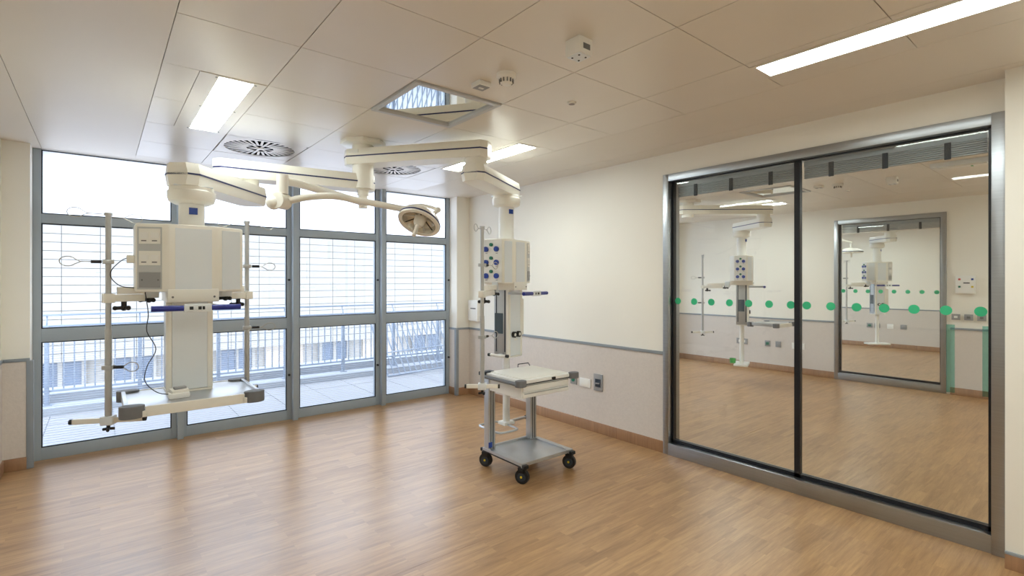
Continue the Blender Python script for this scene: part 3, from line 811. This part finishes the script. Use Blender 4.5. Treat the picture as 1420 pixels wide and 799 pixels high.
# control unit, socket plug and cables on the left pendant
t = thing('call_unit', (.34, 3.36, .9), 'small white hand unit with lead lying on the left pendant shelf', 'hand unit')
MB().box(.29, .39, 3.315, 3.4, .9, .93, .01).build('base', 'device_white', t)
MB().obox((.34, 3.36, .937), (.042, .032, .012), .2, .006, None, .15).build('cradle', 'cream_paint', t)
MB().obox((.345, 3.355, .953), (.03, .014, .007), .25, .004, None, .15).build('keypad', 'plate_grey', t)
MB().tube(smooth([(.195, 3.5, 1.49), (.2, 3.47, 1.44), (.207, 3.45, 1.36), (.2, 3.44, 1.27), (.24, 3.43, 1.17), (.2, 3.42, 1.08), (.19, 3.4, 1.0), (.24, 3.37, .94), (.3, 3.36, .92)]), .0025, 6).build('lead', 'cable_black', t)
t = thing('power_lead', (.14, 3.6, 1.66), 'thin dark power lead looping from the plug on the left pendant', 'cable')
MB().tube(smooth([(.155, 3.58, 1.672), (.11, 3.57, 1.675), (.07, 3.565, 1.64), (.045, 3.56, 1.6), (.05, 3.56, 1.56), (.09, 3.565, 1.52), (.15, 3.58, 1.51), (.19, 3.6, 1.5)]), .0025, 6).build('lead', 'cable_black', t)
MB().box(.115, .165, 3.56, 3.6, 1.65, 1.695, .005).build('plug', 'cream_paint', t)

# --- right pendant on the upper arm
AR = (2.83, 3.55); JA = (2.25, 3.2)
t = thing('pendant_boom', (MX, MY, 2.55), 'right ceiling pendant with blue gas outlets, behind the trolley', 'ceiling pendant', 'ceiling pendants')
beam(t, (MX, MY), JA, 2.553, w=.2, e0=.14, e1=.11)
MB().obox((MX - .03 * .6 - .8 * .0985, MY + .03 * .8 - .6 * .0985, 2.59), (.045, .002, .014), math.atan2(-.8, .6)).build('label_plate', 'device_white', t)
MB().cone((JA[0], JA[1], 2.5), (JA[0], JA[1], 2.4), .085, n=28).build('elbow', 'cream_paint', t)
beam(t, JA, AR, 2.372, w=.2, h=.125, e0=.1, e1=.14, name='forearm')
ZR = 1.912
column(t, AR, 2.31, ZR)
head(t, AR, math.radians(18), ZR, .9, 'l', 'fr', math.radians(20), .125)
R = lower_body(t, AR, math.radians(18), .885, ZR - .44, hw=.112, d0=-.1, d1=.06, knobs=True, sidebox=True)
MB().cone((AR[0], AR[1], .885), (AR[0], AR[1], .28), .032, n=24).build('down_tube', 'device_white', t)
q = MB().tube([R(-.16, -.1, .9), R(-.16, .06, .9)], .012, 10).build('side_rail', 'device_white', t)
MB().cone(R(-.16, -.125, .9), R(-.16, -.1, .9), .014, n=12).build('rail_cap', 'rubber_black', q)
MB().cone(R(-.16, .06, .9), R(-.16, .085, .9), .014, n=12).build('rail_cap', 'rubber_black', q)
MB().prism([R(-.165, -.03), R(-.1, -.03), R(-.1, -.005), R(-.165, -.005)], .892, .91).build('rail_bracket', 'aluminium', t)
MB().cone(R(.11, -.02, .95), R(.17, -.02, .95), .011, n=12).build('stub_rail', 'aluminium', t)
MB().cone(R(.17, -.02, .95), R(.19, -.02, .95), .013, n=12).build('stub_cap', 'rubber_black', t)
# foot rest under the tube
fx, fy = AR
MB().box(fx - .06, fx + .06, fy - .05, fy + .05, .262, .292, .008).build('foot_pad', 'device_white', t)
loop = []
for k in range(24):
    a = 2 * PI * k / 24; c, s = math.cos(a), math.sin(a); p = .35
    loop.append((fx - .13 + .11 * (abs(c) ** p) * (1 if c > 0 else -1), fy - .05 + .16 * (abs(s) ** p) * (1 if s > 0 else -1), .268))
MB().tube(loop, .010, 8, closed=True).build('foot_loop', 'aluminium', t)
MB().obox((fx + .13, fy + .02, .275), (.12, .011, .011), .1, .003).build('foot_arm', 'aluminium', t)
MB().cone((fx + .248, fy + .032, .275), (fx + .27, fy + .034, .275), .016, n=12).build('arm_cap', 'rubber_black', t)
iv_pole((2.155, 2.985), .77, 1.935, (2.64, 3.46), 1.475, 'drip pole in front of the gas outlets of the right pendant', [(1.925, -2.55, .13, 0), (1.93, .55, .14, 0), (1.665, .35, .18, 1), (1.14, .35, .18, 1)], -.684, .115)

# ------------------------------------------------------------------ surgical lamp
LJ = (.93, 3.53); LC = Vector((1.80, 3.27, 1.985))
t = thing('surgical_lamp', (MX, MY, 2.3), 'dish shaped surgical lamp on a curved spring arm', 'surgical lamp')
MB().cone((MX, MY, 2.49), (MX, MY, 2.29), .066, n=28).build('lamp_tube', 'cream_paint', t)
MB().cone((MX, MY, 2.29), (MX, MY, 2.25), .046, .046, 24).cone((MX, MY, 2.25), (MX, MY, 2.145), .036, n=24).build('lamp_spindle', 'cream_paint', t)
MB().tube([(MX, MY, 2.19), (1.3, 3.75, 2.205), (1.05, 3.6, 2.215), (LJ[0], LJ[1], 2.21)], .027, 14).build('lamp_arm', 'cream_paint', t)
MB().cone((LJ[0], LJ[1], 2.245), (LJ[0], LJ[1], 2.12), .036, n=24).build('joint_sleeve', 'cream_paint', t)
kd = Vector((.62, -.62, 0)).normalized()
k0 = Vector((LJ[0], LJ[1], 2.075))
kn = MB().cone(k0 - Vector((-.775, .632, 0)) * -.02 - Vector((.63, .775, 0)) * .045, k0 + Vector((.63, .775, 0)) * .045, .052, n=28)
kn.ball(k0 + Vector((-.05, .02, -.012)), .048)
kn.build('knuckle', 'cream_paint', t)
e = LC + Vector((-.105, .06, .085))
pa = [k0 + Vector((.04, -.01, .005)), k0 + Vector((.16, -.03, .04)), k0 + Vector((.32, -.05, .06)), k0 + Vector((.48, -.07, .045)), e]
MB().tube(smooth(pa), .023, 14).build('spring_arm', 'cream_paint', t)
nrm = Vector((.63, .775, 0)) * -.50 + Vector((.775, -.632, 0)) * -.22 + Vector((0, 0, -.83)); nrm.normalize()
q = Vector((0, 0, -1)).rotation_difference(nrm).to_matrix().to_4x4()
mx = Matrix.Translation(LC) @ q
RD = .157
sh = MB().lathe([(0, .085), (.05, .083), (.1, .066), (.14, .03), (RD, -.012), (RD - .004, -.024), (RD - .03, -.024), (RD - .032, -.016)], mx, 40).build('lamp_dish', 'cream_paint', t)
MB().lathe([(RD + .001, -.002), (RD + .002, -.008), (RD + .001, -.014)], mx, 40).build('rim_band', 'stripe_blue', sh)
MB().lathe([(RD - .031, -.016), (.11, .02), (.07, .045), (.0, .055)], mx, 18).build('reflector', 'lamp_reflector', sh)
for k in range(9):
    a = 2 * PI * k / 9
    p0 = mx @ Vector((.035 * math.cos(a), .035 * math.sin(a), .03)); p1 = mx @ Vector((.118 * math.cos(a), .118 * math.sin(a), -.006))
    MB().cone(p0, p1, .005, n=6).build('reflector_rib', 'steel_pole' if k % 3 else 'rubber_black', sh)
MB().lathe([(0, .04), (.045, .03), (.04, -.02), (.025, -.045), (0, -.05)], mx, 20).build('bulb_housing', 'cream_paint', sh)
MB().lathe([(0, -.03), (.016, -.04), (.014, -.12), (.017, -.125), (.015, -.135), (0, -.137)], mx, 16).build('lamp_handle', 'cream_paint', t)
ca, cb = Vector((.775, -.632, 0)), Vector((.63, .775, 0))
y0_ = e; y1_ = LC + ca * .125 + cb * .06 + Vector((0, 0, .09))
MB().tube([y0_, LC + ca * -.08 + cb * .06 + Vector((0, 0, .118)), LC + ca * .0 + cb * .06 + Vector((0, 0, .125)), LC + ca * .08 + cb * .06 + Vector((0, 0, .108)), y1_], .0125, 10).build('yoke', 'cream_paint', t)
MB().cone(e - ca * .02, e + ca * .03, .024, n=16).build('yoke_joint', 'cream_paint', t)
MB().cone(y1_, LC + ca * .09 + cb * .04 + Vector((0, 0, .05)), .016, n=14).ball(y1_, .022).build('yoke_joint', 'cream_paint', t)

# ------------------------------------------------------------------ trolley
t = thing('equipment_trolley', (2.76, 3.17, 0), 'wheeled equipment trolley with white drawer top and grey base plate', 'trolley')
X0, X1, Y0, Y1 = 2.5, 3.01, 2.92, 3.43
for xx in (X0, X1):
    r_ = MB().box(xx - .022, xx + .022, Y0, Y1, .125, .16, .004).build('base_rail', 'aluminium', t)
    MB().box(xx - .0235, xx + .0235, Y0 + .01, Y1 - .01, .127, .137).build('bumper_strip', 'rubber_black', r_)
    for yy in (Y0, Y1):
        MB().box(xx - .024, xx + .024, yy - .03 if yy == Y0 else yy, yy if yy == Y0 else yy + .03, .122, .15, .006).build('rail_cap', 'rubber_black', r_)
MB().box(X0 + .02, X1 - .02, Y0 + .03, Y1 - .02, .138, .15, .003).build('base_plate', 'aluminium', t)
MB().box(X0 + .02, X1 - .02, Y0 + .01, Y0 + .03, .128, .156, .003).build('cross_bar', 'aluminium', t)
MB().box(X0 + .02, X1 - .02, Y1 - .03, Y1 - .01, .128, .166, .003).build('cross_bar', 'aluminium', t)
for (xx, yy) in ((X0, Y0 + .02), (X0, Y1 - .02), (X1, Y0 + .02), (X1, Y1 - .02)):
    wv = Vector((.9, .42, 0)).normalized()
    c = Vector((xx, yy, .055))
    wh = MB().cone(c - wv * .016, c + wv * .016, .055, n=26).build('castor', 'rubber_black', t)
    MB().cone(c - wv * .022, c + wv * .022, .034, n=18).build('wheel_cover', 'slot_dark', wh)
    MB().cone(c - wv * .025, c + wv * .025, .009, n=12).build('hub_cap', 'yellow_cap', wh)
    MB().obox((c.x, c.y, .105), (.024, .03, .022), math.atan2(wv.y, wv.x), .006).build('castor_fork', 'rubber_black', wh)
for xx in (X0 + .015, X1 - .035):
    p = MB().box(xx - .034, xx + .034, Y1 - .085, Y1 - .02, .15, .74, .004).build('post', 'aluminium', t)
    for dx in (-.012, .012): MB().box(xx + dx - .003, xx + dx + .003, Y1 - .0865, Y1 - .08, .16, .73).build('post_groove', 'slot_dark', p)
MB().box(X0 - .02, X0 + .016, Y1 - .0875, Y1 - .083, .17, .215).build('badge', 'badge_blue', t)
MB().box(X0 - .01, X1 - .01, Y0 + .02, Y1 - .08, .645, .762, .006).build('drawer_case', 'device_white', t)
for (z0, z1) in ((.652, .69), (.696, .752)):
    dr_ = MB().box(X0 + .0, X1 - .02, Y0 + .008, Y0 + .024, z0, z1, .003).build('drawer_front', 'device_white', t)
    MB().box(X0 + .01, X1 - .03, Y0 + .003, Y0 + .01, z1 - .012, z1 - .004, .002).build('drawer_pull', 'aluminium', dr_)
MB().box(X0 - .035, X1 + .01, Y0 - .01, Y1 - .02, .762, .79, .008).build('table_top', 'device_white', t)
MB().box(X0 + .01, X1 - .02, Y0 + .03, Y1 - .06, .788, .796, .003).build('top_mat', 'switch_white', t)
MB().box(X0 - .03, X1 + .0, Y0 - .008, Y1 - .03, .757, .763).build('shadow_gap', 'slot_dark', t)
MB().tube([(X0 - .06, Y0 - .02, .765), (X0 - .06, Y1 - .08, .765)], .015, 12).build('side_rail', 'bumper_grey', t)
for (cx, cy) in ((X0 - .045, Y0 - .015), (X1 + .015, Y0 - .015)):
    pts = [(cx + .048 * math.cos(a), cy + .04 * math.sin(a)) for a in [k * PI / 7 for k in range(14)]]
    MB().prism(pts, .748, .798, .008).build('corner_pad', 'bumper_grey', t)
MB().box(X0 - .07, X0 + .05, Y1 - .075, Y1 - .01, .768, .8, .008).build('corner_pad', 'slot_dark', t)
MB().obox((X0 + .3, Y0 - .012, .776), (.018, .008, .009), 0, .003).build('lock', 'rubber_black', t)
MB().tube([(X0 + .34, Y1 - .03, .79), (X0 + .35, Y1 - .02, .815), (X0 + .47, Y1 - .02, .815), (X0 + .48, Y1 - .03, .79)], .004, 6).build('rear_handle', 'rubber_black', t)

# ------------------------------------------------------------------ wall fittings, right wall
def plate(x, y, z, wy, hz, th, name, m, label, cat, bev=.003):
    o = thing(name, (x, y, z), label, cat)
    MB().box(x - th, x, y - wy, y + wy, z - hz, z + hz, bev).build('cover', m, o)
    return o
t = plate(3.933, 5.6, 1.15, .105, .14, .05, 'notice_box', 'device_white', 'white flat box on the wall above the dado rail near the window', 'wall box')
MB().box(3.8815, 3.884, 5.53, 5.65, 1.17, 1.185).build('label_mark', 'mark_grey', t)
t = plate(3.933, 3.77, .49, .045, .045, .012, 'wall_socket', 'plate_grey', 'grey wall socket with green insert beside the trolley top', 'socket')
MB().cone((3.921, 3.77, .495), (3.914, 3.77, .495), .022, n=16).build('insert', 'outlet_green', t)
t = plate(3.933, 3.605, .485, .075, .045, .012, 'blank_plate', 'device_white', 'white blank socket plate on the right wall', 'wall plate')
MB().box(3.919, 3.9215, 3.545, 3.665, .45, .52, .001).build('inner_plate', 'switch_white', t)
t = plate(3.933, 3.425, .515, .058, .085, .012, 'recessed_outlet', 'plate_grey', 'grey outlet plate with a dark recess, nearest the glass partition', 'outlet')
MB().box(3.917, 3.9215, 3.39, 3.46, .47, .55).build('recess', 'slot_dark', t)
MB().box(3.908, 3.9215, 3.4, 3.45, .5, .512, .002).build('flap', 'plate_grey', t)

# second room fittings
t = plate(9.0, 1.4, 1.5, .1, .12, .03, 'alarm_panel', 'device_white', 'white alarm panel with four coloured keys in the second room', 'alarm panel')
for (dy, dz, m_) in ((.06, .07, 'alarm_red'), (-.07, .07, 'badge_blue'), (.06, -.03, 'outlet_green'), (-.07, -.03, 'yellow_cap')):
    MB().box(8.966, 8.9705, 1.4 + dy - .012, 1.4 + dy + .012, 1.5 + dz - .012, 1.5 + dz + .012).build('key', m_, t)
MB().box(8.966, 8.9705, 1.355, 1.42, 1.513, 1.528).build('display', 'slot_dark', t)
for k, yy in enumerate((1.5, 1.37, 1.24)):
    t = plate(9.0, yy, 1.06, .045, .04, .012, 'wall_switch', 'plate_grey', ['grey wall switch with white rocker under the alarm panel', 'plain grey wall plate between two switches', 'grey wall switch nearest the glass frame'][k], 'switch')
    MB().box(8.984, 8.9885, yy - .018, yy + .018, 1.045, 1.075, .001).build('rocker', 'device_white' if k == 0 else 'mark_grey', t)
for k, (yy, wy, m_, lb) in enumerate(((4.45, .1, 'device_white', 'white framed socket left of the second room pendant tube'), (4.0, .045, 'outlet_green', 'green grey socket in the second room, nearer the tube'), (3.82, .045, 'plate_grey', 'grey green socket beside the white plate in the second room'), (3.5, .1, 'device_white', 'white double socket plate on the second room wall'))):
    t = plate(9.013, yy, .46, wy, .05, .012, 'wall_socket', 'plate_grey' if k < 3 else 'device_white', lb, 'socket')
    MB().box(8.997, 9.0015, yy - wy * .6, yy + wy * .6, .435, .485, .001).build('insert', m_, t)
for k, (yy, m_, lb) in enumerate(((3.9, 'outlet_green', 'leftmost socket on the third room wall'), (3.75, 'plate_grey', 'grey socket on the third room wall'), (3.5, 'device_white', 'white socket plate on the third room wall'), (3.25, 'plate_grey', 'rightmost grey outlet on the third room wall'))):
    t = plate(14.093, yy, .5, .06, .055, .012, 'wall_socket', 'plate_grey' if k != 2 else 'device_white', lb, 'socket')
    MB().box(14.077, 14.0815, yy - .03, yy + .03, .475, .525, .001).build('insert', m_, t)

# ------------------------------------------------------------------ pendants of the other rooms
def simple_pendant(axis, mount, joint, yaw, gas, sw, hyaw, label, shelf_at=None):
    t = thing('pendant_boom', (mount[0], mount[1], H), label, 'ceiling pendant', 'ceiling pendants')
    pts = [(mount[0] + .18 * math.cos(a), mount[1] + .18 * math.sin(a)) for a in [PI / 8 + k * PI / 4 for k in range(8)]]
    MB().prism(pts, H - .035, H, .006).build('ceiling_plate', 'cream_paint', t)
    MB().cone((mount[0], mount[1], H - .03), (mount[0], mount[1], 2.45), .085, n=24).build('spindle', 'cream_paint', t)
    beam(t, mount, joint, 2.553, e0=.14, e1=.11)
    MB().cone((joint[0], joint[1], 2.5), (joint[0], joint[1], 2.4), .085, n=24).build('elbow', 'cream_paint', t)
    beam(t, joint, axis, 2.372, e0=.1, e1=.14, name='forearm')
    column(t, axis, 2.31, 1.93)
    head(t, axis, yaw, 1.93, .94, gas, sw, hyaw)
    R = lower_body(t, axis, yaw + .1, .885, 1.49, hw=.105, d0=-.1, d1=.08, knobs=True, sidebox=True)
    MB().cone((axis[0], axis[1], .885), (axis[0], axis[1], .28), .032, n=20).build('down_tube', 'device_white', t)
    MB().obox((axis[0], axis[1], .277), (.2, .1, .015), yaw, .008).build('foot_pad', 'device_white', t)
    if shelf_at: shelf(t, *shelf_at, .92)
    return t
A2 = (7.62, 3.77)
simple_pendant(A2, (6.5, 4.0), (7.3, 3.3), math.radians(22), 'l', 'fr', math.radians(27), 'pendant with six blue gas outlets in the second room, seen through the glass', (7.5, 8.1, 3.2, 3.62))
iv_pole((7.45, 4.32), .72, 1.95, (7.57, 3.95), 1.475, 'drip pole beside the pendant in the second room', [(1.94, -2.5, .13, 0), (1.945, .6, .14, 0), (1.6, 2.6, .16, 1), (1.2, 2.6, .16, 1)], -.6)
t = thing('waste_tub', (7.5, 3.78, .292), 'small green tub on the foot of the second room pendant', 'tub')
MB().lathe([(0, 0), (.04, 0), (.046, .07), (.042, .07), (.037, .006), (0, .006)], Matrix.Translation((7.52, 3.86, .292)), 20).build('cup', 'bin_green', t)
t.location = (7.52, 3.86, .292); t.children[0].location = (0, 0, 0)
bpy.data.meshes[t.children[0].data.name].transform(Matrix.Translation((7.5 - 7.52, 3.78 - 3.86, 0)))
A3 = (12.2, 3.25)
simple_pendant(A3, (11.2, 3.7), (11.85, 2.95), math.radians(-45), 'l', 'fr', math.radians(-40), 'distant pendant with blue outlets in the third room')
iv_pole((11.75, 3.65), .72, 1.95, (12.05, 3.35), 1.475, 'distant drip pole under the lamp in the third room', [(1.94, -2.5, .13, 0), (1.945, .6, .14, 0), (1.6, 2.6, .16, 1)], -.6)
t = thing('surgical_lamp', (11.2, 3.5, H), 'distant dish lamp on a thin drop tube in the third room', 'surgical lamp')
lm = Matrix.Translation((11.32, 3.44, 2.13))
MB().lathe([(0, .06), (.1, .05), (.19, .0), (.2, -.03), (.19, -.035), (.15, -.02), (0, .02)], lm, 32).build('lamp_dish', 'cream_paint', t)
MB().lathe([(.201, -.005), (.203, -.012), (.201, -.02)], lm, 32).build('rim_band', 'stripe_blue', t)
MB().tube([(11.32, 3.44, 2.18), (11.32, 3.44, 2.3), (11.2, 3.55, 2.34), (11.2, 3.6, 2.4)], .02, 10).build('lamp_arm', 'cream_paint', t)
MB().cone((11.2, 3.6, 2.36), (11.2, 3.6, H), .04, n=18).build('lamp_tube', 'cream_paint', t)
MB().lathe([(0, -.0), (.018, -.01), (.015, -.12), (0, -.125)], lm, 14).build('lamp_handle', 'cream_paint', t)

# ------------------------------------------------------------------ terrace and the building opposite
TZ = -.06; KY = 8.15
tf = struct('terrace_floor', (0, 6.06, TZ), 'pale paved terrace outside the window')
MB().box(-4, 16, 6.061, KY, TZ - .3, TZ - .006).build('bedding', 'paver_joint', tf)
pv = unit_box('paver', 'paver')
nx, ny = 18, 4; pw = .58
for a in range(nx):
    for b in range(ny):
        y = 6.08 + b * .5175
        inst(pv, 'paver', (-2.2 + (a + .5) * pw, y + .256, TZ - .01 + random.uniform(-.001, .001)), tf, scale=(pw - .008, .508, .02))
kb = struct('terrace_kerb', (0, KY, 0), 'pale stepped kerb under the terrace railing')
MB().box(-4, 16, KY, KY + .35, TZ - .3, TZ + .09, .01).build('kerb_step', 'kerb_stone', kb)
MB().box(-4, 16, KY + .35, KY + .9, TZ - .3, TZ + .2, .01).build('kerb_step', 'kerb_stone', kb)

FY = KY + .2
fe = thing('terrace_railing', (3, FY, TZ + .09), 'white metal railing with upright bars along the terrace edge', 'railing')
fx0, fx1 = -1.9, 9.1
px = [fx0 + .48 + .915 * k for k in range(12)]
for zz, rr in ((1.13, .016), (.995, .016), (.2, .016)):
    MB().box(fx0, fx1, FY - rr, FY + rr, zz - .012, zz + .012, .004).build('rail', 'fence_white', fe)
bar = MB().box(-.007, .007, -.007, .007, .21, .985).mesh('bar', mats=['fence_white'])
k = 0; x = fx0 + .05
while x < fx1:
    if all(abs(x - p) > .04 for p in px): inst(bar, 'bar', (x, FY, 0), fe)
    x += .1
post = MB().box(-.022, .022, -.03, .03, TZ + .09, 1.0, .004).box(-.05, .05, -.05, .05, TZ + .09, TZ + .1).tube([(0, 0, .98), (0, .0, 1.04), (0, .05, 1.1), (0, .02, 1.14)], .008, 8).mesh('post', mats=['fence_white'])
for p in px: inst(post, 'post', (p, FY, 0), fe)

# barrier leaning against the railing
lp = thing('leaning_barrier', (4.6, 7.95, TZ), 'spare white barrier panel leaning askew against the terrace railing', 'barrier')
def lean(u, v): return (3.72 + u + v * -.16, 7.82 + v * .38, TZ + .02 + v * .92 + u * .03)
for v in (.0, .98): MB().tube([lean(0, v), lean(1.6, v)], .018, 8).build('rail', 'fence_white', lp)
MB().tube([lean(0, .4), lean(1.6, .4)], .012, 8).build('rail', 'fence_white', lp)
for u in (0, 1.6): MB().tube([lean(u, 0), lean(u, .98)], .018, 8).build('end_post', 'fence_white', lp)
for k in range(1, 15): MB().tube([lean(k * 1.6 / 15, 0), lean(k * 1.6 / 15, .98)], .011, 6).build('bar', 'fence_white', lp)

# building opposite
BY = 18.0; ZB = -.62
bd = thing('opposite_building', (6, BY, -6), 'white panelled building facing the window across the gap', 'building')
MB().box(-14, 34, BY, BY + 6, ZB, 4.6).build('upper_wall', 'facade_joint', bd)
MB().box(-14, 34, BY - .035, BY + .1, 3.52, 4.6).box(-14, -1.62, BY - .035, BY + .1, ZB, 3.52).box(11.26, 34, BY - .035, BY + .1, ZB, 3.52).build('parapet', 'cladding_white', bd)
cp_ = MB().box(-.396, .396, -.035, 0, -.1085, .1085, .004).mesh('cladding_panel', mats=['cladding_white'])
for a in range(16):
    for b in range(18):
        inst(cp_, 'cladding_panel', (-1.2 + a * .802, BY, ZB + .114 + b * .228), bd)
MB().box(-14, 34, BY + .55, BY + 6, -6, ZB).build('lower_wall', 'cladding_white', bd)
MB().box(-14, 34, BY - .2, BY + .55, -6, -2.55).build('ledge', 'kerb_stone', bd)
wx = -3.2
while wx < 13:
    kind = random.choice((0, 0, 1, 2)); ww = random.choice((1.0, 1.25, 1.5))
    if kind < 2:
        w_ = MB().box(wx, wx + ww, BY + .46, BY + .55, -2.4, ZB - .08).build('window', 'far_pane', bd)
        fr = MB().box(wx - .05, wx + ww + .05, BY + .42, BY + .47, -2.5, -2.4).box(wx - .05, wx + ww + .05, BY + .42, BY + .47, -1.62, -1.45)
        for q in (0, .5, 1): fr.box(wx + ww * q - .05, wx + ww * q + .05, BY + .42, BY + .47, -2.5, ZB)
        fr.build('window_frame', 'cladding_white', w_)
    else:
        MB().box(wx, wx + ww, BY + .48, BY + .56, -2.5, ZB).build('brown_panel', 'far_brown', bd)
    wx += ww + random.choice((.35, .6))
